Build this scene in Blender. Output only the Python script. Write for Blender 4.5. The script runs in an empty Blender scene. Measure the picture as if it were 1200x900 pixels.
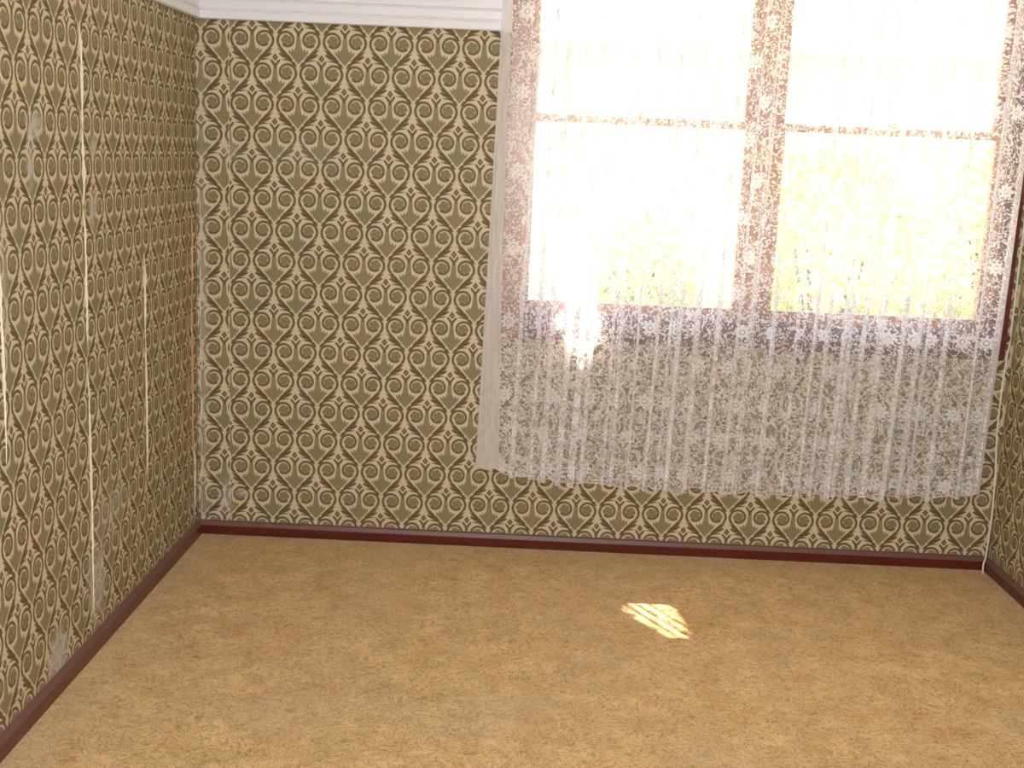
import bpy, bmesh, math, random
import numpy as np
from mathutils import Vector, Matrix, noise as mnoise
random.seed(7)
S = bpy.context.scene
COL = S.collection
PI = math.pi

# ------------------------------------------------------------ camera
cam_d = bpy.data.cameras.new('camera'); cam = bpy.data.objects.new('camera', cam_d); COL.objects.link(cam)
cam_d.sensor_width = 36.0
cam_d.lens = 1401.5 / 1200 * 36.0
cam_d.clip_start = 0.05
_r = Vector((0.998904, 0.018585, 0.042963))
_d = Vector((0.045694, -0.187890, -0.981127))
_f = Vector((-0.010162, 0.982014, -0.188533))
cam.matrix_world = Matrix(((_r.x, -_d.x, -_f.x, 1.311), (_r.y, -_d.y, -_f.y, -4.698), (_r.z, -_d.z, -_f.z, 1.581), (0, 0, 0, 1)))
S.camera = cam

# ------------------------------------------------------------ sky, sun, lamps, exposure
SUN_EL = math.radians(57.0)
SUN_H = Vector((0.454, -0.891, 0)).normalized()          # the way the sunlight travels over the ground
w = bpy.data.worlds.new('sky'); S.world = w; w.use_nodes = True
wn = w.node_tree.nodes; wl = w.node_tree.links
bg = wn['Background']
sky = wn.new('ShaderNodeTexSky'); sky.sky_type = 'NISHITA'; sky.sun_disc = False
sky.sun_elevation = SUN_EL; sky.sun_rotation = math.atan2(-SUN_H.x, -SUN_H.y); sky.dust_density = 2.0
wl.new(sky.outputs[0], bg.inputs['Color']); bg.inputs['Strength'].default_value = 1.15
sun_d = bpy.data.lights.new('sun', 'SUN'); sun = bpy.data.objects.new('sun', sun_d); COL.objects.link(sun)
sun_d.energy = 50.0; sun_d.angle = math.radians(0.4); sun_d.color = (1.0, 0.95, 0.87)
TRAVEL = Vector((SUN_H.x*math.cos(SUN_EL), SUN_H.y*math.cos(SUN_EL), -math.sin(SUN_EL)))
sun.rotation_euler = TRAVEL.to_track_quat('-Z', 'Y').to_euler(); sun.location = (0, 6, 8)

def area(name, loc, target, size, energy, color):
    d = bpy.data.lights.new(name, 'AREA'); o = bpy.data.objects.new(name, d); COL.objects.link(o)
    d.shape = 'RECTANGLE'; d.size, d.size_y = size; d.energy = energy; d.color = color
    o.location = loc; o.rotation_euler = (Vector(target)-Vector(loc)).to_track_quat('-Z', 'Y').to_euler()
    return o
area('camera_flash', (1.33, -4.66, 1.68), (1.5, 0, 0.95), (0.12, 0.08), 72.0, (0.88, 0.94, 1.0))
area('rear_fill', (0.9, -4.95, 1.5), (1.5, 0, 0.9), (1.2, 1.4), 15.0, (0.86, 0.93, 1.0))  # added soft fill lamp; the rear wall has no opening
vs = S.view_settings
S.display_settings.display_device = 'sRGB'
vs.view_transform = 'Standard'; vs.look = 'None'; vs.exposure = 0.0; vs.gamma = 1.0; vs.use_curve_mapping = False
S.cycles.use_denoising = True
S.cycles.transparent_max_bounces = 16
S.cycles.max_bounces = 8

# ------------------------------------------------------------ shader maths compiler
class NT:
    def __init__(self, tree): self.t = tree
    def val(self, x): return x if isinstance(x, V) else V(self, x)
    def m(self, op, *a, clamp=False):
        a = [self.val(x) for x in a]
        if all(isinstance(x.s, (int, float)) for x in a) and op in ('ADD', 'SUBTRACT', 'MULTIPLY'):
            p, q = a[0].s, a[1].s
            return V(self, {'ADD': p+q, 'SUBTRACT': p-q, 'MULTIPLY': p*q}[op])
        n = self.t.nodes.new('ShaderNodeMath'); n.operation = op; n.use_clamp = clamp
        for i, x in enumerate(a):
            if isinstance(x.s, (int, float)): n.inputs[i].default_value = x.s
            else: self.t.links.new(x.s, n.inputs[i])
        return V(self, n.outputs[0])
    def node(self, kind, **kw):
        n = self.t.nodes.new(kind)
        for k, v in kw.items(): setattr(n, k, v)
        return n
    def link(self, a, b): self.t.links.new(a.s if isinstance(a, V) else a, b)
class V:
    def __init__(self, nt, s): self.nt = nt; self.s = s
    def __add__(a, b): return a.nt.m('ADD', a, b)
    __radd__ = __add__
    def __sub__(a, b): return a.nt.m('SUBTRACT', a, b)
    def __rsub__(a, b): return a.nt.m('SUBTRACT', b, a)
    def __mul__(a, b): return a.nt.m('MULTIPLY', a, b)
    __rmul__ = __mul__
    def __truediv__(a, b): return a.nt.m('DIVIDE', a, b)
def mx(a, b): return a.nt.m('MAXIMUM', a, b)
def mn(a, b): return a.nt.m('MINIMUM', a, b)
def ab(a): return a.nt.m('ABSOLUTE', a)
def clamp01(a): return a.nt.m('ADD', a, 0.0, clamp=True)
def hyp(a, b): return a.nt.m('SQRT', a*a + b*b)
def inside(d, soft=0.012):                   # 1 where the signed distance d is negative
    return clamp01(0.5 - d*(1.0/soft))
def seg(x, y, a, b, w0, w1):                 # signed distance to a tapered stroke
    dx, dy = b[0]-a[0], b[1]-a[1]; L2 = dx*dx+dy*dy
    px, py = x-a[0], y-a[1]
    t = clamp01(px*(dx/L2) + py*(dy/L2))
    return hyp(px-t*dx, py-t*dy) - (t*(w1-w0) + w0)

def new_mat(name):
    m = bpy.data.materials.new(name); m.use_nodes = True
    nt = NT(m.node_tree); b = m.node_tree.nodes['Principled BSDF']
    return m, nt, b
def rgb(h):                                   # sRGB 0-255 -> linear
    f = lambda c: (c/255)/12.92 if c/255 <= 0.04045 else (((c/255)+0.055)/1.055)**2.4
    return tuple(f(c) for c in h) + (1.0,)
def noise(nt, vec, scale, detail=3.0, rough=0.5, dist=0.0, out=0):
    n = nt.node('ShaderNodeTexNoise'); n.inputs['Scale'].default_value = scale
    n.inputs['Detail'].default_value = detail; n.inputs['Roughness'].default_value = rough; n.inputs['Distortion'].default_value = dist
    if vec is not None: nt.link(vec, n.inputs['Vector'])
    return V(nt, n.outputs[out])
def mixc(nt, fac, a, b, mode='MIX'):
    n = nt.node('ShaderNodeMix', data_type='RGBA', blend_type=mode)
    for k, x in ((0, fac), (6, a), (7, b)):
        if isinstance(x, V): nt.link(x, n.inputs[k])
        else: n.inputs[k].default_value = x
    return V(nt, n.outputs[2])
def bump(nt, bsdf, h, strength, dist):
    n = nt.node('ShaderNodeBump'); n.inputs['Strength'].default_value = strength; n.inputs['Distance'].default_value = dist
    nt.link(h, n.inputs['Height']); nt.link(n.outputs[0], bsdf.inputs['Normal'])
def coords(nt, kind='Object'):
    n = nt.node('ShaderNodeTexCoord'); return V(nt, n.outputs[kind])
def xyz(nt, vec):
    n = nt.node('ShaderNodeSeparateXYZ'); nt.link(vec, n.inputs[0]); return [V(nt, o) for o in n.outputs]
def scalev(nt, vec, s):
    n = nt.node('ShaderNodeMapping'); nt.link(vec, n.inputs[0]); n.inputs['Scale'].default_value = s; return V(nt, n.outputs[0])

HH = 0.6785                                   # height of one pattern row, in pattern widths
PW = 0.177                                    # width of one pattern repeat in metres
CX, CY = 0.257, 0.553                         # centre of a scroll

def wallpaper_pattern(nt, u, v):
    """lyre scrolls over palmettes, half-drop repeat; returns dark and mid masks"""
    row = nt.m('FLOOR', v*(1/HH))
    y = v - row*HH
    xx = u + row*0.5
    x = ab(nt.m('FRACT', xx+0.5) - 0.5)
    def ring(x, y):
        px, py = x-CX, y-CY
        r = hyp(px, py)
        a = nt.m('FRACT', nt.m('ARCTAN2', py, px)*(1/(2*PI)) + (45/360.0))
        R = 0.203 - a*0.085
        width = 0.030 - a*0.008
        return ab(r-R) - width, r, a, px, py
    ring1, r, a, px, py = ring(x, y)
    # stem from the scroll down to the crossing
    stem = mn(seg(x, y, (0.410, 0.420), (0.23, 0.215), 0.020, 0.034), seg(x, y, (0.23, 0.215), (0.060, 0.005), 0.034, 0.016))
    leaf1 = seg(x, y, (0.34, 0.315), (0.445, 0.372), 0.032, 0.006)
    leaf2 = mn(seg(x, y, (0.22, 0.205), (0.33, 0.232), 0.040, 0.036), seg(x, y, (0.33, 0.232), (0.432, 0.262), 0.034, 0.005))
    leaf3 = mn(seg(x, y, (0.07, 0.050), (0.19, 0.138), 0.016, 0.026), seg(x, y, (0.19, 0.138), (0.365, 0.146), 0.026, 0.006))
    own = mn(mn(mn(ring1, stem), mn(leaf1, leaf2)), leaf3)
    x2 = 0.5 - x; y2 = y + HH                  # the row below, seen from its own axis
    ring2, r2, a2, px2, py2 = ring(x2, y2)
    dia = (x2 + ab(y2-0.868)*0.80)
    bud = mn(seg(x2, y2, (0.0, 0.690), (0.086, 0.800), 0.030, 0.024), mx(dia-0.066, 0.012-dia))
    bud1 = seg(x, y, (0.0, 0.655), (0.012, 0.700), 0.024, 0.024)
    dark = mn(mn(own, ring2), mn(bud, bud1))
    # mid tones: palmette, scroll discs, half tone beside the leaves
    fan = nt.m('ARCTAN2', x, y)
    tips = ab(nt.m('FRACT', fan*(1/0.178)+0.5) - 0.5)               # 0 on the axis of each frond
    pal = mx(x - (y*0.88-0.048), 0.176 - r)
    pal = mx(pal, mx(0.045-y, (hyp(x, y) + tips*0.13 - 0.415)*0.7))
    neck = seg(x, y, (0.0, 0.38), (0.0, 0.66), 0.066, 0.038)
    ang = nt.m('ARCTAN2', py, px); ang2 = nt.m('ARCTAN2', py2, px2)
    disc = r - (nt.m('COSINE', ang*5.0)*0.006 + 0.119)
    disc2 = r2 - (nt.m('COSINE', ang2*5.0)*0.006 + 0.119)
    half = mn(seg(x, y, (0.17, 0.150), (0.35, 0.270), 0.045, 0.058), seg(x, y, (0.018, -0.05), (0.10, 0.065), 0.02, 0.045))
    mid = mn(mn(mn(pal, neck), mn(disc, disc2)), half)
    # veins in palmette and petals in the discs
    veins = inside(ab(nt.m('SINE', nt.m('ARCTAN2', x, y+0.02)*17.0)) - 0.30, 0.3)*inside(pal+0.014)
    pet = inside(ab(nt.m('SINE', ang*2.5)) - 0.45, 0.3)*inside(ab(r-0.064)-0.032)
    core = inside(r-0.018)
    dm = inside(dark)
    mm = inside(mid)
    detail = clamp01(veins*0.40 + pet*0.55 + core*0.6)
    return dm, mm, detail

def mat_wallpaper(name, light=(218, 200, 166), midc=(146, 126, 90), darkc=(104, 82, 52), scuff=None):
    m, nt, b = new_mat(name)
    uvn = nt.node('ShaderNodeUVMap', uv_map='pattern'); uv = V(nt, uvn.outputs[0])
    wob = noise(nt, uv, 2.2, 2.0, out=1)
    u, v, _ = xyz(nt, uv)
    wx, wy, _ = xyz(nt, wob)
    u = u + (wx-0.5)*0.02; v = v + (wy-0.5)*0.02
    dm, mm, det = wallpaper_pattern(nt, u, v)
    oc = coords(nt, 'Object')
    blot = noise(nt, oc, 5.5, 3.0, 0.6)                      # green and brown batches of ink
    blot = clamp01((blot-0.40)*5.0)
    mc = mixc(nt, blot, rgb(midc), rgb((134, 126, 92)))
    dc = mixc(nt, blot, rgb(darkc), rgb((98, 84, 54)))
    fine = noise(nt, oc, 420.0, 2.0, 0.6)
    lc = mixc(nt, clamp01((noise(nt, oc, 2.3, 2.0)-0.35)*2.0), rgb(light), rgb(tuple(int(c*0.95) for c in light)))
    c = mixc(nt, mm*0.95, lc, mc)
    c = mixc(nt, det, c, dc)
    c = mixc(nt, dm*0.95, c, dc)
    g = fine*0.5 + 0.75
    gn = nt.node('ShaderNodeCombineColor'); [nt.link(g, gn.inputs[i]) for i in range(3)]
    c = mixc(nt, 1.0, c, V(nt, gn.outputs[0]), 'MULTIPLY')
    # scuffs: pale rubbed spots at fixed places (position in wall metres, radii, strength)
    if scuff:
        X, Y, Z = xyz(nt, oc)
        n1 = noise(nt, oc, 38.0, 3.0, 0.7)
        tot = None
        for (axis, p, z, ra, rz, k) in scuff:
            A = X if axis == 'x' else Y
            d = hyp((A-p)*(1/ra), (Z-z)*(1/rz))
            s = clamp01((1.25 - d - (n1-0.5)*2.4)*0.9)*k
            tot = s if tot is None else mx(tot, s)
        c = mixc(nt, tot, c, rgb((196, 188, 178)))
    nt.link(c, b.inputs['Base Color'])
    b.inputs['Roughness'].default_value = 0.62
    b.inputs['Specular IOR Level'].default_value = 0.35
    bump(nt, b, dm*0.5 + fine*0.5 + noise(nt, oc, 26.0, 3.0)*2.0, 0.35, 0.0015)
    return m

def mat_paint(name, col, rough=0.5, var=0.06, scale=8.0, spec=0.5):
    m, nt, b = new_mat(name)
    oc = coords(nt)
    n = noise(nt, oc, scale, 4.0, 0.6)
    c = mixc(nt, n, rgb(tuple(min(255, c*(1+var)) for c in col)), rgb(tuple(c*(1-var) for c in col)))
    nt.link(c, b.inputs['Base Color']); b.inputs['Roughness'].default_value = rough
    b.inputs['Specular IOR Level'].default_value = spec
    bump(nt, b, noise(nt, oc, 90.0, 2.0), 0.15, 0.001)
    return m

def mat_timber(name, c1, c2, rough=0.35, axis=0, ledge_dust=False):
    m, nt, b = new_mat(name)
    oc = coords(nt)
    s = [60, 60, 60]; s[axis] = 2.5
    g = noise(nt, scalev(nt, oc, s), 1.0, 4.0, 0.6, 0.6)
    dust = clamp01((noise(nt, oc, 11.0, 4.0, 0.7)-0.60)*5.0)
    c = mixc(nt, clamp01((g-0.3)*2.2), rgb(c1), rgb(c2))
    _x, _y, zz = xyz(nt, oc)
    ledge = clamp01((zz-0.0365)*300.0)*clamp01((0.07-zz)*100.0)       # dust settled on the low ledge
    c = mixc(nt, dust*0.25 if not ledge_dust else mx(dust*0.25, ledge*0.55), c, rgb((126, 100, 92)))
    nt.link(c, b.inputs['Base Color'])
    b.inputs['Roughness'].default_value = rough; b.inputs['Coat Weight'].default_value = 0.25; b.inputs['Coat Roughness'].default_value = 0.25
    bump(nt, b, g, 0.2, 0.0008)
    return m

def mat_carpet():
    m, nt, b = new_mat('gold_carpet')
    oc = coords(nt)
    X, Y, Z = xyz(nt, oc)
    wv = noise(nt, oc, 7.0, 3.0, 0.6, out=1)
    add = nt.node('ShaderNodeVectorMath', operation='MULTIPLY_ADD')
    nt.link(wv, add.inputs[0]); add.inputs[1].default_value = (0.10, 0.10, 0.0); nt.link(oc, add.inputs[2])
    wp = V(nt, add.outputs[0])
    swirl = noise(nt, wp, 26.0, 2.0, 0.55, 1.6)              # carved scroll relief
    lines = clamp01(1.0 - ab(swirl-0.5)*14.0)
    swirl2 = noise(nt, wp, 60.0, 2.0, 0.5, 1.0)
    lines2 = clamp01(1.0 - ab(swirl2-0.5)*9.0)
    tuft = noise(nt, oc, 330.0, 2.0, 0.7)
    big = noise(nt, oc, 1.7, 3.0, 0.55)
    med = noise(nt, oc, 9.0, 4.0, 0.65)
    c = mixc(nt, clamp01((med-0.36)*3.2), rgb((232, 192, 134)), rgb((198, 156, 98)))
    c = mixc(nt, lines*0.75, c, rgb((160, 116, 56)))
    c = mixc(nt, lines2*0.5, c, rgb((240, 206, 146)))
    oran = clamp01((noise(nt, oc, 6.0, 3.0, 0.6, 0.4)-0.565)*9.0)*clamp01((tuft-0.30)*2.5)
    c = mixc(nt, oran*0.42, c, rgb((214, 138, 58)))
    worn = clamp01((big-0.52)*5.0)
    c = mixc(nt, worn*0.32, c, rgb((205, 176, 140)))
    # paler dusty margin along the skirtings
    edge = mn(mn(X, 3.2327-X), Y*(-1.0))
    em = clamp01((0.20 - edge - (med-0.5)*0.25)*6.0)
    c = mixc(nt, em*0.30, c, rgb((206, 182, 148)))
    g = tuft*2.5 - 0.22
    gn = nt.node('ShaderNodeCombineColor'); [nt.link(g, gn.inputs[i]) for i in range(3)]
    c = mixc(nt, 1.0, c, V(nt, gn.outputs[0]), 'MULTIPLY')
    nt.link(c, b.inputs['Base Color']); b.inputs['Roughness'].default_value = 0.95
    b.inputs['Specular IOR Level'].default_value = 0.1
    b.inputs['Sheen Weight'].default_value = 0.15; b.inputs['Sheen Roughness'].default_value = 0.5
    bump(nt, b, lines*(-0.6) + tuft*0.9 + lines2*0.3, 0.7, 0.005)
    return m

def mat_lace(name, dense=False):
    m = bpy.data.materials.new(name); m.use_nodes = True
    nt = NT(m.node_tree); m.node_tree.nodes.clear()
    out = nt.node('ShaderNodeOutputMaterial')
    uvn = nt.node('ShaderNodeUVMap', uv_map='cloth'); uv = V(nt, uvn.outputs[0])
    if dense:
        uu, vv, _ = xyz(nt, uv)
        streak = noise(nt, scalev(nt, uv, (160.0, 5.0, 1.0)), 1.0, 3.0, 0.7)
        alpha = clamp01(noise(nt, uv, 260.0, 2.0, 0.7)*0.7 + 0.30 + (streak-0.5)*0.7)
    else:
        wob = noise(nt, uv, 9.0, 2.0, out=1)
        wx, wy, _ = xyz(nt, wob)
        u, v, _ = xyz(nt, uv)
        un = u; vn = v
        u = u + (wx-0.5)*0.05; v = v + (wy-0.5)*0.05
        # large blossoms on a half-drop grid
        P, Q = 0.19, 0.145
        row = nt.m('FLOOR', vn*(1/Q))
        fy = (vn*(1/Q) - row - 0.5)*Q
        fx = (nt.m('FRACT', un*(1/P) + row*0.5) - 0.5)*P
        r = hyp(fx, fy); an = nt.m('ARCTAN2', fy, fx)
        petal = r - (nt.m('COSINE', an*8.0)*0.0060 + 0.025)
        gap = mx(0.009 - ab(r-0.014), 0.0-inside(r-0.008, 0.002))
        bloom = inside(petal, 0.003)*(1.0 - inside(ab(r-0.009)-0.0018, 0.002)*0.8)*(1.0 - inside(ab(nt.m('SINE', an*4.0))-0.16, 0.15)*inside(r-0.022, 0.003)*0.6)
        # curled stems
        cn = nt.node('ShaderNodeCombineXYZ'); nt.link(u, cn.inputs[0]); nt.link(v, cn.inputs[1])
        uvw = V(nt, cn.outputs[0])
        vine = noise(nt, uvw, 21.0, 1.0, 0.5, 1.2)
        vine = inside(ab(vine-0.5) - 0.028, 0.03)
        # leaves and small buds
        vo = nt.node('ShaderNodeTexVoronoi', feature='F1'); vo.inputs['Scale'].default_value = 105.0; nt.link(uvw, vo.inputs['Vector'])
        sep = nt.node('ShaderNodeSeparateColor'); nt.link(vo.outputs['Color'], sep.inputs[0])
        size = V(nt, sep.outputs[0])*0.36 + 0.22
        leaf = inside(V(nt, vo.outputs['Distance']) - size, 0.10)*inside(0.26 - V(nt, sep.outputs[1]), 0.05)
        vo2 = nt.node('ShaderNodeTexVoronoi', feature='F1'); vo2.inputs['Scale'].default_value = 150.0; nt.link(uvw, vo2.inputs['Vector'])
        dots = inside(V(nt, vo2.outputs['Distance']) - 0.30, 0.12)
        zone = clamp01((noise(nt, uv, 11.0, 2.0)-0.44)*7.0)
        solid = mx(mx(bloom, vine*0.85), mx(leaf*0.88, dots*zone*0.75))
        fleck = noise(nt, uv, 330.0, 1.0, 0.6)
        alpha = clamp01(solid*0.70 + 0.20 + (fleck-0.5)*0.40)
    # weave of threads, unresolved by the camera: a share of open holes
    cl = rgb((253, 248, 248))
    d = nt.node('ShaderNodeBsdfDiffuse'); d.inputs['Color'].default_value = cl
    t = nt.node('ShaderNodeBsdfTranslucent'); t.inputs['Color'].default_value = cl
    mxs = nt.node('ShaderNodeMixShader'); mxs.inputs[0].default_value = 0.30
    nt.link(d.outputs[0], mxs.inputs[1]); nt.link(t.outputs[0], mxs.inputs[2])
    tr = nt.node('ShaderNodeBsdfTransparent')
    fin = nt.node('ShaderNodeMixShader'); nt.link(alpha, fin.inputs[0])
    nt.link(tr.outputs[0], fin.inputs[1]); nt.link(mxs.outputs[0], fin.inputs[2])
    nt.link(fin.outputs[0], out.inputs['Surface'])
    return m

def mat_glass():
    m = bpy.data.materials.new('window_glass'); m.use_nodes = True
    nt = NT(m.node_tree); m.node_tree.nodes.clear()
    out = nt.node('ShaderNodeOutputMaterial')
    tr = nt.node('ShaderNodeBsdfTransparent'); tr.inputs['Color'].default_value = (0.95, 0.96, 0.94, 1)
    gl = nt.node('ShaderNodeBsdfGlossy'); gl.inputs['Roughness'].default_value = 0.02
    mxs = nt.node('ShaderNodeMixShader'); mxs.inputs[0].default_value = 0.05; nt.link(tr.outputs[0], mxs.inputs[1]); nt.link(gl.outputs[0], mxs.inputs[2])
    nt.link(mxs.outputs[0], out.inputs['Surface'])
    return m

def mat_leaf(name, c1, c2):
    m, nt, b = new_mat(name)
    oi = nt.node('ShaderNodeObjectInfo'); oc = coords(nt)
    c = mixc(nt, clamp01((noise(nt, oc, 7.0, 2.0)-0.35)*3.3), rgb(c1), rgb(c2))
    nt.link(c, b.inputs['Base Color']); b.inputs['Roughness'].default_value = 0.5
    b.inputs['Specular IOR Level'].default_value = 0.3
    t = nt.node('ShaderNodeBsdfTranslucent'); nt.link(c, t.inputs['Color'])
    ms = nt.node('ShaderNodeMixShader'); ms.inputs[0].default_value = 0.4
    out = [n for n in m.node_tree.nodes if n.type == 'OUTPUT_MATERIAL'][0]
    nt.link(b.outputs[0], ms.inputs[1]); nt.link(t.outputs[0], ms.inputs[2]); nt.link(ms.outputs[0], out.inputs['Surface'])
    return m

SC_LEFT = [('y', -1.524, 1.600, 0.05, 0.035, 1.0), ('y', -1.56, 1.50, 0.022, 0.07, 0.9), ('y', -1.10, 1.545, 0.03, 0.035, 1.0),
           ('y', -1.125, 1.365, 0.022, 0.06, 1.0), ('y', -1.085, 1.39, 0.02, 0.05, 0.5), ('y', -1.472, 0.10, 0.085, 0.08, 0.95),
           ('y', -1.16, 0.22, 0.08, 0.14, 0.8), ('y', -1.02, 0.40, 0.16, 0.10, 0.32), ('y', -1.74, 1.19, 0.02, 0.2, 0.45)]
SC_BACK = [('x', 0.187, 0.175, 0.026, 0.012, 0.85), ('x', 0.13, 1.55, 0.05, 0.05, 0.35), ('x', 0.025, 0.8, 0.022, 1.1, 0.42), ('x', 0.12, 0.16, 0.03, 0.10, 0.4), ('x', 0.40, 1.55, 0.16, 0.05, 0.14)]
M_WP_BACK = mat_wallpaper('wallpaper_back', scuff=SC_BACK)
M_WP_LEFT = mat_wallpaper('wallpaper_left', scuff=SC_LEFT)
M_WP_RIGHT = mat_wallpaper('wallpaper_right')
M_WHITE = mat_paint('white_gloss_paint', (238, 236, 240), 0.38, 0.015)
M_CEIL = mat_paint('ceiling_paint', (236, 232, 222), 0.8, 0.02)
M_PLASTER = mat_paint('bare_plaster', (214, 176, 146), 0.85, 0.06)
M_PAPERB = mat_paint('torn_paper_backing', (238, 224, 202), 0.8, 0.05, 30)
M_SALMON = mat_paint('salmon_plaster', (216, 172, 142), 0.8, 0.05, 30)
M_SKIRT = mat_timber('stained_skirting', (104, 34, 26), (74, 22, 18), 0.30, 0, True)
M_SKIRTY = mat_timber('stained_skirting_side', (106, 42, 32), (78, 28, 22), 0.30, 1, True)
M_FRAME_V = mat_timber('stained_timber_window_glow', (176, 118, 76), (132, 80, 52), 0.4, 2)  # lighter tan: glow around the window painted into the timber colour
M_FRAME_R = mat_timber('dark_red_stained_timber', (104, 34, 30), (76, 24, 22), 0.4, 2)
M_FRAME_H = mat_timber('stained_window_timber_flat', (112, 56, 38), (82, 36, 28), 0.4, 0)
M_CARPET = mat_carpet()
M_LACE = mat_lace('white_lace'); M_LACED = mat_lace('white_lace_hem', True)
M_GLASS = mat_glass()
M_BRASS, _nt, _b = new_mat('old_brass'); _b.inputs['Base Color'].default_value = rgb((150, 120, 70)); _b.inputs['Metallic'].default_value = 1; _b.inputs['Roughness'].default_value = 0.4
M_CORD, _nt, _b = new_mat('white_cable_plastic'); _b.inputs['Base Color'].default_value = rgb((240, 230, 216)); _b.inputs['Roughness'].default_value = 0.5
M_BOARD = mat_paint('cream_weatherboard', (246, 232, 216), 0.7, 0.03)
M_ROOF = mat_paint('pale_roof', (132, 108, 78), 0.6, 0.06)
M_LAWN = mat_paint('dry_lawn', (176, 166, 124), 0.95, 0.25, 3.0)
M_CONC = mat_paint('concrete_path', (214, 206, 190), 0.9, 0.06, 2.0)
M_LEAFH = mat_leaf('hedge_leaf', (190, 196, 134), (222, 220, 164))
M_LEAFT = mat_leaf('tree_leaf', (70, 110, 44), (120, 150, 60))
M_BARK = mat_paint('bark', (96, 78, 60), 0.9, 0.2, 20)

# ------------------------------------------------------------ mesh helpers
def link(name, me, mat, parent=None, kind=None):
    o = bpy.data.objects.new(name, me)
    if mat: me.materials.append(mat)
    COL.objects.link(o)
    if parent: o.parent = parent
    if kind: o['kind'] = kind
    return o
def add_box(bm, lo, hi, bevel=0.0):
    r = bmesh.ops.create_cube(bm, size=1.0)
    vs_ = r['verts']
    for v in vs_:
        v.co = Vector(((lo[i]+hi[i])/2 + v.co[i]*(hi[i]-lo[i]) for i in range(3)))
    if bevel > 0:
        es = list({e for v in vs_ for e in v.link_edges})
        bmesh.ops.bevel(bm, geom=es, offset=bevel, segments=2, affect='EDGES', clamp_overlap=True)
def box(name, lo, hi, mat, parent=None, kind=None, bevel=0.0):
    bm = bmesh.new(); add_box(bm, lo, hi, bevel)
    me = bpy.data.meshes.new(name); bm.to_mesh(me); bm.free()
    return link(name, me, mat, parent, kind)
def boxes(name, lst, mat, parent=None, kind=None, bevel=0.0):
    bm = bmesh.new()
    for lo, hi in lst: add_box(bm, lo, hi, bevel)
    me = bpy.data.meshes.new(name); bm.to_mesh(me); bm.free()
    return link(name, me, mat, parent, kind)
def extrude_profile(name, prof, frame, length, mat, parent=None, kind=None):
    """prof: (out, up) points; frame: origin, run, out, up vectors"""
    O, R, U, W = (Vector(a) for a in frame)
    n = len(prof); vs_ = []
    for s in (0, length):
        for p in prof: vs_.append(O + R*s + U*p[0] + W*p[1])
    fs = [(i, (i+1) % n, n+(i+1) % n, n+i) for i in range(n)] + [tuple(range(n-1, -1, -1)), tuple(range(n, 2*n))]
    me = bpy.data.meshes.new(name); me.from_pydata([tuple(v) for v in vs_], [], fs)
    bm = bmesh.new(); bm.from_mesh(me); bmesh.ops.recalc_face_normals(bm, faces=bm.faces); bm.to_mesh(me); bm.free()
    return link(name, me, mat, parent, kind)
def tube(name, pts, rad, mat, parent=None, seg_=8):
    pts = [Vector(p) for p in pts]; vs_ = []; fs = []
    for i, p in enumerate(pts):
        t = (pts[min(i+1, len(pts)-1)] - pts[max(i-1, 0)]).normalized()
        a = t.orthogonal().normalized() if i == 0 else (a - t*a.dot(t)).normalized()
        b_ = t.cross(a); r = rad(i/(len(pts)-1)) if callable(rad) else rad
        for k in range(seg_):
            an = 2*PI*k/seg_; vs_.append(tuple(p + a*math.cos(an)*r + b_*math.sin(an)*r))
    for i in range(len(pts)-1):
        for k in range(seg_):
            k2 = (k+1) % seg_; fs.append((i*seg_+k, i*seg_+k2, (i+1)*seg_+k2, (i+1)*seg_+k))
    fs += [tuple(range(seg_-1, -1, -1)), tuple((len(pts)-1)*seg_+k for k in range(seg_))]
    me = bpy.data.meshes.new(name); me.from_pydata(vs_, [], fs); me.shade_smooth()
    return link(name, me, mat, parent)
def empty(name, loc=(0, 0, 0)):
    o = bpy.data.objects.new(name, None); o.location = loc; o.empty_display_size = 0.1; COL.objects.link(o); return o
def tag(o, label, cat, group=None):
    o['label'] = label; o['category'] = cat
    if group: o['group'] = group
    return o

W = 3.2327; YB = -5.0; HC = 2.72; TH = 0.14; PR = 2.035           # room width, rear, ceiling, wall thickness, picture rail
WX0, WX1, WZ0, WZ1 = 1.265, 3.135, 0.945, 2.47                      # opening in the back wall

# ------------------------------------------------------------ structure
box('floor', (-TH, YB-TH, -0.12), (W+TH, TH, 0.0), M_CARPET, kind='structure')
box('ceiling', (-TH, YB-TH, HC), (W+TH, TH, HC+0.1), M_CEIL, kind='structure')
wall_b = boxes('wall_back', [((-TH, 0, 0), (WX0, TH, HC)), ((WX1, 0, 0), (W+TH, TH, HC)), ((WX0, 0, 0), (WX1, TH, WZ0)), ((WX0, 0, WZ1), (WX1, TH, HC))], M_WHITE, kind='structure')
wall_l = box('wall_left', (-TH, YB, 0), (0, 0, HC), M_WHITE, kind='structure')
wall_r = box('wall_right', (W, YB, 0), (W+TH, 0, HC), M_WHITE, kind='structure')
wall_f = box('wall_front', (0, YB-TH, 0), (W, YB, HC), M_WHITE, kind='structure')

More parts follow.
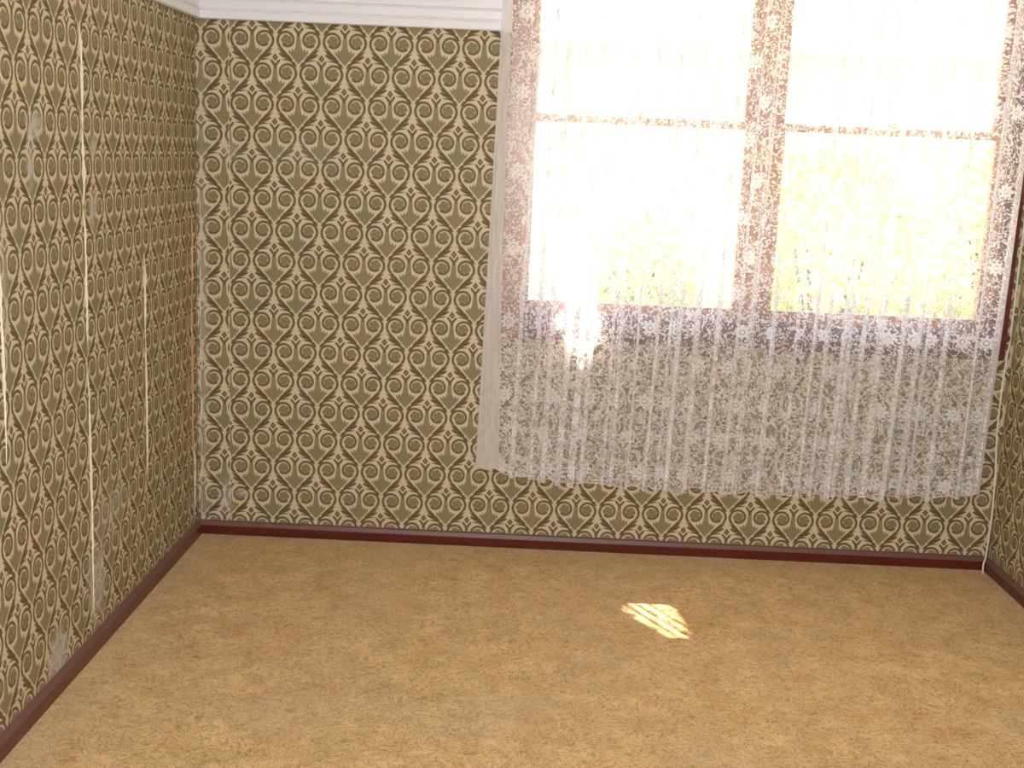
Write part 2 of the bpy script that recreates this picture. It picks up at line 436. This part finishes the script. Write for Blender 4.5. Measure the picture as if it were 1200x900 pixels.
PT = 0.0012                                                          # paper thickness
def strip(parent, mat, wall, a0, a1, z0, z1, oa, oz, hole=None):
    """one hung length of wallpaper; a runs along the wall; oa, oz: a lattice point of the print"""
    nz = 1; vs_ = []; fs = []; g = 0.0001
    a0 += g; a1 -= g
    if wall == 'back': P = lambda a, z, t: (a, -t, z)
    elif wall == 'left': P = lambda a, z, t: (t, a, z)
    else: P = lambda a, z, t: (W-t, a, z)
    for (a, z) in ((a0, z0), (a1, z0), (a1, z1), (a0, z1)):
        vs_.append(P(a, z, PT))
    for (a, z) in ((a0, z0), (a1, z0), (a1, z1), (a0, z1)):
        vs_.append(P(a, z, 0.00005))
    fs = [(0, 1, 2, 3), (7, 6, 5, 4), (0, 4, 5, 1), (1, 5, 6, 2), (2, 6, 7, 3), (3, 7, 4, 0)]
    if wall == 'left' or wall == 'right': pass
    me = bpy.data.meshes.new('wallpaper_strip'); me.from_pydata(vs_, [], fs)
    uvl = me.uv_layers.new(name='pattern')
    for lp in me.loops:
        v = me.vertices[lp.vertex_index].co
        a = v.x if wall == 'back' else v.y
        uvl.data[lp.index].uv = ((a-oa)/PW, (v.z-oz)/PW)
    bm = bmesh.new(); bm.from_mesh(me); bmesh.ops.recalc_face_normals(bm, faces=bm.faces); bm.to_mesh(me); bm.free()
    return link('wallpaper_strip', me, mat, parent)
OZB = 2.0900 - 0.1201 - CY*PW; OUB = 0.217
strip(wall_b, M_WP_BACK, 'back', 0.0013, 0.130, 0.03, PR+0.01, 0.108, OZB)
for a0, a1, z1 in ((0.130, 0.66, PR+0.01), (0.66, 1.19, PR+0.01), (1.19, 1.24, PR+0.01), (1.24, 1.72, 0.93), (1.72, 2.25, 0.93), (2.25, 2.78, 0.93), (2.78, 3.16, 0.93), (3.16, W-0.0013, PR+0.01)):
    strip(wall_b, M_WP_BACK, 'back', a0, a1, 0.03, z1, OUB, OZB)
OZL = 1.9747 - 5*0.1201 - CY*PW; OUL = -1.6407
for k, (a0, a1) in enumerate(((-0.09, 0), (-0.65, -0.09), (-1.183, -0.65), (-1.713, -1.183), (-2.243, -1.713), (-2.773, -2.243), (-3.303, -2.773), (-3.833, -3.303), (-4.363, -3.833), (-5.0, -4.363))):
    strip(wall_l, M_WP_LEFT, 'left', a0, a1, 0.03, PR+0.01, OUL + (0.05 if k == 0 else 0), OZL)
    strip(wall_r, M_WP_RIGHT, 'right', a0, a1, 0.03, PR+0.01, OUL+0.03, OZL+0.02)

# skirtings, low square timber with a chamfered top
prof = [(0, 0), (0.020, 0), (0.020, 0.036), (0.012, 0.052), (0.0, 0.056)]
extrude_profile('baseboard_back', prof, ((0, 0, 0), (1, 0, 0), (0, -1, 0), (0, 0, 1)), W, M_SKIRT, kind='structure')
extrude_profile('baseboard_left', prof, ((0, -0.020, 0), (0, -1, 0), (1, 0, 0), (0, 0, 1)), -YB-0.02, M_SKIRTY, kind='structure')
extrude_profile('baseboard_right', prof, ((W, -0.020, 0), (0, -1, 0), (-1, 0, 0), (0, 0, 1)), -YB-0.02, M_SKIRTY, kind='structure')
# picture rails: rounded lower band, shadow groove, upper moulding
rail = [(0, 0), (0.020, 0), (0.024, 0.004), (0.024, 0.029), (0.019, 0.033), (0.015, 0.035), (0.015, 0.038), (0.020, 0.041), (0.021, 0.068), (0.013, 0.078), (0, 0.083)]
extrude_profile('trim_1', rail, ((0, 0, PR), (1, 0, 0), (0, -1, 0), (0, 0, 1)), 1.205, M_WHITE, kind='structure')
extrude_profile('trim_2', rail, ((0, -0.024, PR), (0, -1, 0), (1, 0, 0), (0, 0, 1)), -YB-0.024, M_WHITE, kind='structure')
extrude_profile('trim_3', rail, ((W, -0.024, PR), (0, -1, 0), (-1, 0, 0), (0, 0, 1)), -YB-0.024, M_WHITE, kind='structure')
corn = [(0, 0), (0.012, 0), (0.03, 0.02), (0.06, 0.05), (0.075, 0.085), (0.075, 0.1), (0, 0.1)]
extrude_profile('trim_4', corn, ((0, 0, HC-0.1), (1, 0, 0), (0, -1, 0), (0, 0, 1)), W, M_WHITE, kind='structure')
extrude_profile('trim_5', corn, ((0, -0.075, HC-0.1), (0, -1, 0), (1, 0, 0), (0, 0, 1)), -YB-0.075, M_WHITE, kind='structure')
extrude_profile('trim_6', corn, ((W, -0.075, HC-0.1), (0, -1, 0), (-1, 0, 0), (0, 0, 1)), -YB-0.075, M_WHITE, kind='structure')

# window surround
box('trim_7', (1.205, -0.020, WZ0-0.08), (WX0+0.012, 0.0, 2.55), M_FRAME_V, kind='structure', bevel=0.004)     # left architrave
box('trim_8', (WX1-0.012, -0.020, WZ0-0.08), (3.196, 0.0, 2.55), M_FRAME_R, kind='structure', bevel=0.004)     # right architrave
box('trim_9', (1.205, -0.022, 2.46), (3.196, 0.0, 2.55), M_FRAME_H, kind='structure', bevel=0.004)
box('trim_10', (1.19, -0.021, WZ0-0.005), (3.21, 0.10, WZ0+0.022), M_FRAME_H, kind='structure', bevel=0.005)    # stool
box('trim_11', (WX0+0.013, -0.018, WZ0-0.08), (WX1-0.013, 0.0, WZ0-0.006), M_FRAME_H, kind='structure', bevel=0.003)  # apron
box('trim_12', (2.168, 0.02, WZ0+0.023), (2.232, TH, 2.47), M_FRAME_V, kind='structure', bevel=0.003)           # mullion

def window(n, xa, xb):
    wi = empty('window_%d' % n, ((xa+xb)/2, 0.07, WZ0)); wi['kind'] = 'structure'
    def child(o, par=wi):
        o.parent = par; o.matrix_parent_inverse = par.matrix_world.inverted() if par is not wi else Matrix.Translation(-wi.location)
        return o
    f = boxes('window_frame', [((xa, 0.03, WZ0+0.023), (xa+0.014, 0.125, 2.455)), ((xb-0.014, 0.03, WZ0+0.023), (xb, 0.125, 2.455)), ((xa+0.014, 0.03, 2.44), (xb-0.014, 0.125, 2.455))], M_FRAME_V, bevel=0.002); child(f)
    def sash(name, z0, z1, y0, bot, top):
        a, b_ = xa+0.015, xb-0.015; st = 0.030
        s = boxes(name, [((a, y0, z0), (a+st, y0+0.032, z1)), ((b_-st, y0, z0), (b_, y0+0.032, z1)), ((a+st, y0, z0), (b_-st, y0+0.032, z0+bot)), ((a+st, y0, z1-top), (b_-st, y0+0.032, z1))], M_FRAME_V, bevel=0.002)
        child(s)
        p = box('pane', (a+st-0.004, y0+0.014, z0+bot-0.004), (b_-st+0.004, y0+0.018, z1-top+0.004), M_GLASS); p.parent = s
        return s
    lo = sash('sash', WZ0+0.024, 1.742, 0.045, 0.045, 0.030); lo['label'] = 'lower sliding sash'
    up = sash('sash', 1.712, 2.438, 0.083, 0.030, 0.040); up['label'] = 'upper sliding sash'
    xm = (xa+xb)/2
    k = boxes('sash_lock', [((xm-0.022, 0.047, 1.742), (xm+0.022, 0.070, 1.748)), ((xm-0.008, 0.050, 1.748), (xm+0.008, 0.066, 1.762)), ((xm-0.006, 0.040, 1.754), (xm+0.028, 0.052, 1.760))], M_BRASS, bevel=0.001)
    k.parent = lo
    return wi
window(1, WX0, 2.168); window(2, 2.232, WX1)

# ------------------------------------------------------------ torn seams of the wallpaper (parts of the walls)
def sliver(parent, wall, a, z0, z1, wmax, mat, lean=0.0, n=110, seed=0, lift=0.004):
    rnd = random.Random(seed); vs_ = []; fs = []
    for i in range(n+1):
        t = i/n; z = z0+(z1-z0)*t
        env = math.sin(PI*t)**0.5
        w_ = wmax*env*max(0.0, 0.30+1.5*mnoise.noise(Vector((seed*3.1, z*22, 0)))+0.5*mnoise.noise(Vector((seed*3.1, z*80, 0)))) + 0.0010
        ac = a + lean*(t-0.5) + 0.006*mnoise.noise(Vector((seed, z*12, 5))) + 0.002*mnoise.noise(Vector((seed, z*60, 5)))
        for k, (da, t_) in enumerate(((-0.5, 0.0013), (-0.1, 0.0022), (0.5, 0.0016 + lift*env))):
            aa = ac+da*w_
            vs_.append((aa, -t_, z) if wall == 'back' else (t_, aa, z))
    for i in range(n):
        for k in range(2): fs.append((i*3+k, i*3+k+1, (i+1)*3+k+1, (i+1)*3+k))
    me = bpy.data.meshes.new('torn_paper_edge'); me.from_pydata(vs_, [], fs)
    o = link('torn_paper_edge', me, mat, parent)
    md = o.modifiers.new('thickness', 'SOLIDIFY'); md.thickness = 0.0005
    return o
sliver(wall_l, 'left', -1.188, 1.60, 1.90, 0.020, M_PAPERB, seed=1)['label'] = 'pale torn paper edge'
sliver(wall_l, 'left', -1.190, 1.38, 1.60, 0.017, M_PAPERB, seed=2)['label'] = 'pale torn paper edge'
sliver(wall_l, 'left', -1.190, 0.95, 1.37, 0.014, M_PAPERB, seed=3)['label'] = 'pale torn paper edge'
sliver(wall_l, 'left', -1.189, 0.12, 0.90, 0.009, M_PAPERB, seed=4)['label'] = 'pale torn paper edge'
sliver(wall_l, 'left', -0.652, 0.90, 1.20, 0.024, M_PAPERB, seed=5)['label'] = 'pale split seam'
sliver(wall_l, 'left', -0.650, 0.40, 0.90, 0.012, M_PAPERB, seed=6)['label'] = 'pale split seam'
sliver(wall_l, 'left', -0.085, 0.35, 1.00, 0.045, M_SALMON, seed=7)['label'] = 'salmon plaster showing at the split corner seam'
sliver(wall_l, 'left', -0.060, 0.09, 0.40, 0.020, M_PAPERB, seed=8)['label'] = 'pale split seam'
sliver(wall_l, 'left', -0.075, 1.00, 1.30, 0.015, M_SALMON, seed=12)['label'] = 'salmon plaster showing at the split corner seam'
sliver(wall_b, 'back', 0.131, 0.125, 0.345, 0.010, M_WHITE, seed=9)['label'] = 'white torn paper edge'
sliver(wall_b, 'back', 0.129, 0.40, 1.95, 0.003, M_PAPERB, seed=10, n=140, lift=0.001)['label'] = 'thin pale seam line'
sliver(wall_b, 'back', 0.014, 0.07, 1.40, 0.006, M_PAPERB, seed=11, n=140, lift=0.001)['label'] = 'thin pale seam line'
sliver(wall_l, 'left', -1.765, 0.75, 1.30, 0.012, M_PAPERB, seed=13)['label'] = 'pale torn paper edge'

# ------------------------------------------------------------ lace curtain
CT = 2.592
def hem_z(s):
    pts = [(0, 0.352), (0.03, 0.345), (0.09, 0.318), (0.2, 0.306), (0.4, 0.297), (0.6, 0.297), (0.8, 0.306), (0.93, 0.318), (1, 0.345)]
    for (a, za), (b_, zb) in zip(pts, pts[1:]):
        if s <= b_: return za+(zb-za)*(s-a)/(b_-a)
    return pts[-1][1]
NU, NV = 2600, 34
rn = random.Random(4)
folds = []                                   # centre, half width, depth of each gather
s_ = 0.075
while s_ < 0.99:
    for q in range(rn.choice((1, 2, 2, 3, 3))):                    # each gather is one to three narrow pleats
        folds.append((s_, rn.uniform(0.0026, 0.0050), rn.uniform(0.7, 1.5)))
        s_ += rn.uniform(0.0050, 0.0075)
    s_ += rn.choice((0.010, 0.016, 0.021, 0.030, 0.042))
def cloth_point(s, t):
    """s across the made-up width, t from top 0 to hem 1"""
    xl = 1.172 - 0.040*t**1.2; xr = 3.178 - 0.042*t**0.9
    x = xl+(xr-xl)*s; y = 0.0
    for c, hw, dp in folds:
        k = (s-c - 0.004*math.sin(2.2*t+c*40))/hw
        if abs(k) < 4:
            e = math.exp(-k*k)
            x += -k*math.exp(-k*k*0.9)*hw*(xr-xl)*4.2*(0.75+0.25*t)*dp   # folds back on itself
            y += -e*0.020*dp*(0.7+0.5*t)
    y += 0.012*math.sin(s*31+0.8*math.sin(5*t+s*9))*(0.4+0.6*t) + 0.006*math.sin(s*83+2*t)
    return x, y-0.085
vs_ = []; uvs = []
arc = 0.0
for i in range(NU+1):
    s = i/NU
    hz = hem_z(s) + 0.006*math.sin(s*150+2*math.sin(s*37)) + 0.004*math.sin(s*61)
    p0 = cloth_point(s, 0.6)
    if i: arc += math.hypot(p0[0]-pp[0], p0[1]-pp[1])
    pp = p0
    for j in range(NV+1):
        t = j/NV; z = CT+(hz-CT)*t
        x, y = cloth_point(s, t)
        vs_.append((x, y, z)); uvs.append((arc, z))
fs = []; fm = []
for i in range(NU):
    for j in range(NV):
        a = i*(NV+1)+j; fs.append((a, a+1, a+NV+2, a+NV+1))
        s = (i+0.5)/NU; t = (j+0.5)/NV
        fm.append(1 if (s < 0.017+0.030*t*t or s > 0.992) else 0)
me = bpy.data.meshes.new('curtain_cloth'); me.from_pydata(vs_, [], fs); me.shade_smooth()
me.materials.append(M_LACE); me.materials.append(M_LACED)
me.polygons.foreach_set('material_index', fm)
uvl = me.uv_layers.new(name='cloth')
li = np.empty(len(me.loops), dtype=np.int32); me.loops.foreach_get('vertex_index', li)
uvl.data.foreach_set('uv', np.array(uvs, dtype=np.float32)[li].ravel())
curtain = empty('lace_curtain', (2.16, -0.085, 0.30))
tag(curtain, 'long white floral lace curtain hanging in pleats in front of the windows', 'curtain')
cl = link('curtain_cloth', me, None); cl.parent = curtain; cl.matrix_parent_inverse = Matrix.Translation(-curtain.location)
hp = []
for i in range(0, NU+1, 3): hp.append(Vector(vs_[i*(NV+1)+NV]))
hm = tube('hem', hp, 0.0022, M_LACED, seg_=5); hm.parent = curtain; hm.matrix_parent_inverse = Matrix.Translation(-curtain.location)
hm['label'] = 'scalloped white bottom hem'
rod = empty('curtain_rod', (2.17, -0.085, 2.60)); tag(rod, 'brass rod carrying the lace curtain above the windows', 'rod')
r_ = tube('rod', [(-1.06, 0, 0), (1.05, 0, 0)], 0.008, M_BRASS, rod)
for sx in (-1.03, 1.02):
    boxes('bracket', [((sx-0.008, 0.006, -0.008), (sx+0.008, 0.085, 0.008)), ((sx-0.014, 0.079, -0.008), (sx+0.014, 0.085, 0.03))], M_BRASS, rod)

# ------------------------------------------------------------ cable in the right corner
pts = []
for i in range(90):
    t = i/89; z = 2.55*(1-t)+0.055*t
    x = 3.208 + (0.006 if z > 0.9 else 0.009*math.sin(z*7) + 0.002) + 0.0025*mnoise.noise(Vector((z*8, 0, 3)))
    y = -0.0045 if z > 0.95 else -0.0045-0.022*min(1, (0.95-z)/0.6)
    pts.append((x, y, z))
pts += [(3.206, -0.034, 0.03), (3.203, -0.042, 0.012), (3.200, -0.055, 0.0045), (3.190, -0.075, 0.0045)]
tag(tube('cable', pts, 0.0036, M_CORD), 'thin off-white cable running down the corner beside the window to the carpet', 'cable')

# ------------------------------------------------------------ outdoors
gz = -0.55
box('ground', (-30, 0.2, gz-0.3), (34, 60, gz), M_LAWN, kind='structure')
pth = box('garden_path', (-8, 1.2, gz), (12, 2.6, gz+0.03), M_CONC); tag(pth, 'pale concrete path outside along the house', 'path')
# eave of this house
ev = empty('roof_eave', (1.6, TH, 2.75)); tag(ev, 'white boxed eave above the windows outside', 'eave')
def par(o, p): o.parent = p; o.matrix_parent_inverse = Matrix.Translation(-p.location); return o
par(box('soffit', (-1.5, TH, 2.70), (5.0, 0.62, 2.72), M_WHITE), ev)
par(box('fascia', (-1.5, 0.62, 2.66), (5.0, 0.645, 2.86), M_WHITE), ev)
par(box('roof_sheet', (-1.5, -0.2, 2.865), (5.0, 0.70, 2.885), M_ROOF), ev)
# neighbouring house
nb = empty('neighbour_house', (2, 10, gz)); tag(nb, 'cream weatherboard house with pale roof seen beyond the garden', 'house')
par(box('wall', (-9, 10, gz), (16, 10.2, 2.92), M_BOARD), nb)
for k in range(15):
    z = gz+0.25+k*0.215
    par(box('weatherboard', (-9, 9.972, z), (16, 9.999, z+0.205), M_BOARD), nb)
par(box('gutter', (-9.5, 9.19, 2.86), (16.5, 9.295, 3.00), M_WHITE), nb)
par(box('soffit', (-9.3, 9.30, 2.87), (16.3, 9.97, 2.89), M_WHITE), nb)
rf = bpy.data.meshes.new('roof'); rf.from_pydata([(-9.4, 9.3, 2.97), (16.4, 9.3, 2.97), (16.4, 14.5, 5.2), (-9.4, 14.5, 5.2), (-9.4, 9.3, 2.93), (16.4, 9.3, 2.93), (16.4, 14.5, 5.16), (-9.4, 14.5, 5.16)], [], [(0, 1, 2, 3), (7, 6, 5, 4), (0, 4, 5, 1), (1, 5, 6, 2), (2, 6, 7, 3), (3, 7, 4, 0)])
par(link('roof', rf, M_ROOF), nb)
def leaves(name, pts, size, mat, parent, seed, avoid=None):
    rnd = random.Random(seed); V_ = []; F_ = []
    for p in pts:
        p = Vector(p)
        n = Vector((rnd.gauss(0, 1), rnd.gauss(0, 1), rnd.gauss(0, 1))).normalized()
        a = n.orthogonal().normalized(); b2 = n.cross(a); ang = rnd.uniform(0, 2*PI)
        a, b2 = a*math.cos(ang)+b2*math.sin(ang), b2*math.cos(ang)-a*math.sin(ang)
        L = size*rnd.uniform(0.6, 1.3); k = len(V_)
        Q = (p-a*L*0.5, p+b2*L*0.22-a*L*0.05, p+a*L*0.5+n*L*0.08, p-b2*L*0.22-a*L*0.05)
        if avoid and any(avoid(Q[i]*(1-t)+Q[(i+m)%4]*t) for i in range(4) for m in (1, 2) for t in (0, 0.33, 0.67)): continue
        for q in Q: V_.append(tuple(q))
        F_.append((k, k+1, k+2, k+3))
    me = bpy.data.meshes.new(name); me.from_pydata(V_, [], F_)
    o = link(name, me, mat); o['kind'] = 'stuff'
    return par(o, parent)
def bush(x, y, rx, ry, h, n, label, seed):
    rnd = random.Random(seed)
    e = empty('garden_bush', (x, y, gz)); tag(e, label, 'bush', 'bushes along the fence outside')
    P = []
    for _ in range(n):
        th = rnd.uniform(0, 2*PI); ph = math.acos(rnd.uniform(-1, 1)); rr = rnd.uniform(0.72, 1.0)
        P.append((x+rx*rr*math.sin(ph)*math.cos(th), y+ry*rr*math.sin(ph)*math.sin(th), gz+h/2+h/2*rr*math.cos(ph)))
    leaves('foliage', P, 0.16, M_LEAFH, e, seed)
    for k in range(4):
        an = k*PI/2+0.4
        par(tube('stem', [(x+0.05*math.cos(an), y+0.05*math.sin(an), gz), (x+rx*0.5*math.cos(an), y+ry*0.5*math.sin(an), gz+h*0.6)], lambda t: 0.04*(1-0.7*t), M_BARK), e)
bush(4.1, 6.5, 0.85, 0.7, 2.50, 3400, 'yellow-green bush outside the left half of the right window', 12)
bush(5.85, 6.9, 0.85, 0.7, 2.60, 3400, 'yellow-green bush outside at the right edge of the right window', 13)
bush(2.45, 7.6, 0.6, 0.5, 1.7, 1600, 'low yellow-green bush outside behind the left window', 14)

# added unseen tree: canopy blocks the sun, gap cut to shape the floor patch
tree = empty('added_sun_blocker', (-1.2, 4.6, gz)); tag(tree, 'added unseen leafy tree outside, its canopy cut to shape the sunbeam', 'tree')
par(tube('trunk', [(-1.2, 4.6, gz), (-1.15, 4.5, 1.5), (-1.0, 4.3, 3.4), (-0.7, 4.0, 5.0), (-0.3, 3.6, 6.4)], lambda t: 0.20*(1-0.6*t), M_BARK), tree)
for q in ((1.6, 3.0, 5.6), (-0.9, 2.0, 5.9), (-2.4, 3.2, 6.0), (2.6, 4.2, 6.0)):
    par(tube('branch', [(-1.0, 4.3, 3.4), ((q[0]-1)/2, (q[1]+4.2)/2, 4.7), q], lambda t: 0.08*(1-0.7*t), M_BARK), tree)
rnd = random.Random(3); P = []
while len(P) < 19000:
    p = Vector((rnd.uniform(-3.2, 3.6), rnd.uniform(1.9, 4.6), rnd.uniform(4.0, 6.6)))
    if p.z < 1.6 + 0.55*(p.y+4.7): continue
    P.append(tuple(p))
GAP = [(1.722, -0.590), (1.790, -0.560), (1.862, -0.590), (1.880, -0.70), (1.905, -0.885), (1.878, -0.910)]
def in_gap(q):                               # would this leaf point cut the one clear sunbeam?
    f = Vector(q) - TRAVEL*(q[2]/TRAVEL.z)
    if (f.x-1.700)**2 + (f.y+0.565)**2 < 0.018**2: return True
    c = False; j = len(GAP)-1
    for i in range(len(GAP)):
        (xi, yi), (xj, yj) = GAP[i], GAP[j]
        if (yi > f.y) != (yj > f.y) and f.x < (xj-xi)*(f.y-yi)/(yj-yi)+xi: c = not c
        j = i
    return c
leaves('foliage', P, 0.27, M_LEAFT, tree, 5, in_gap)
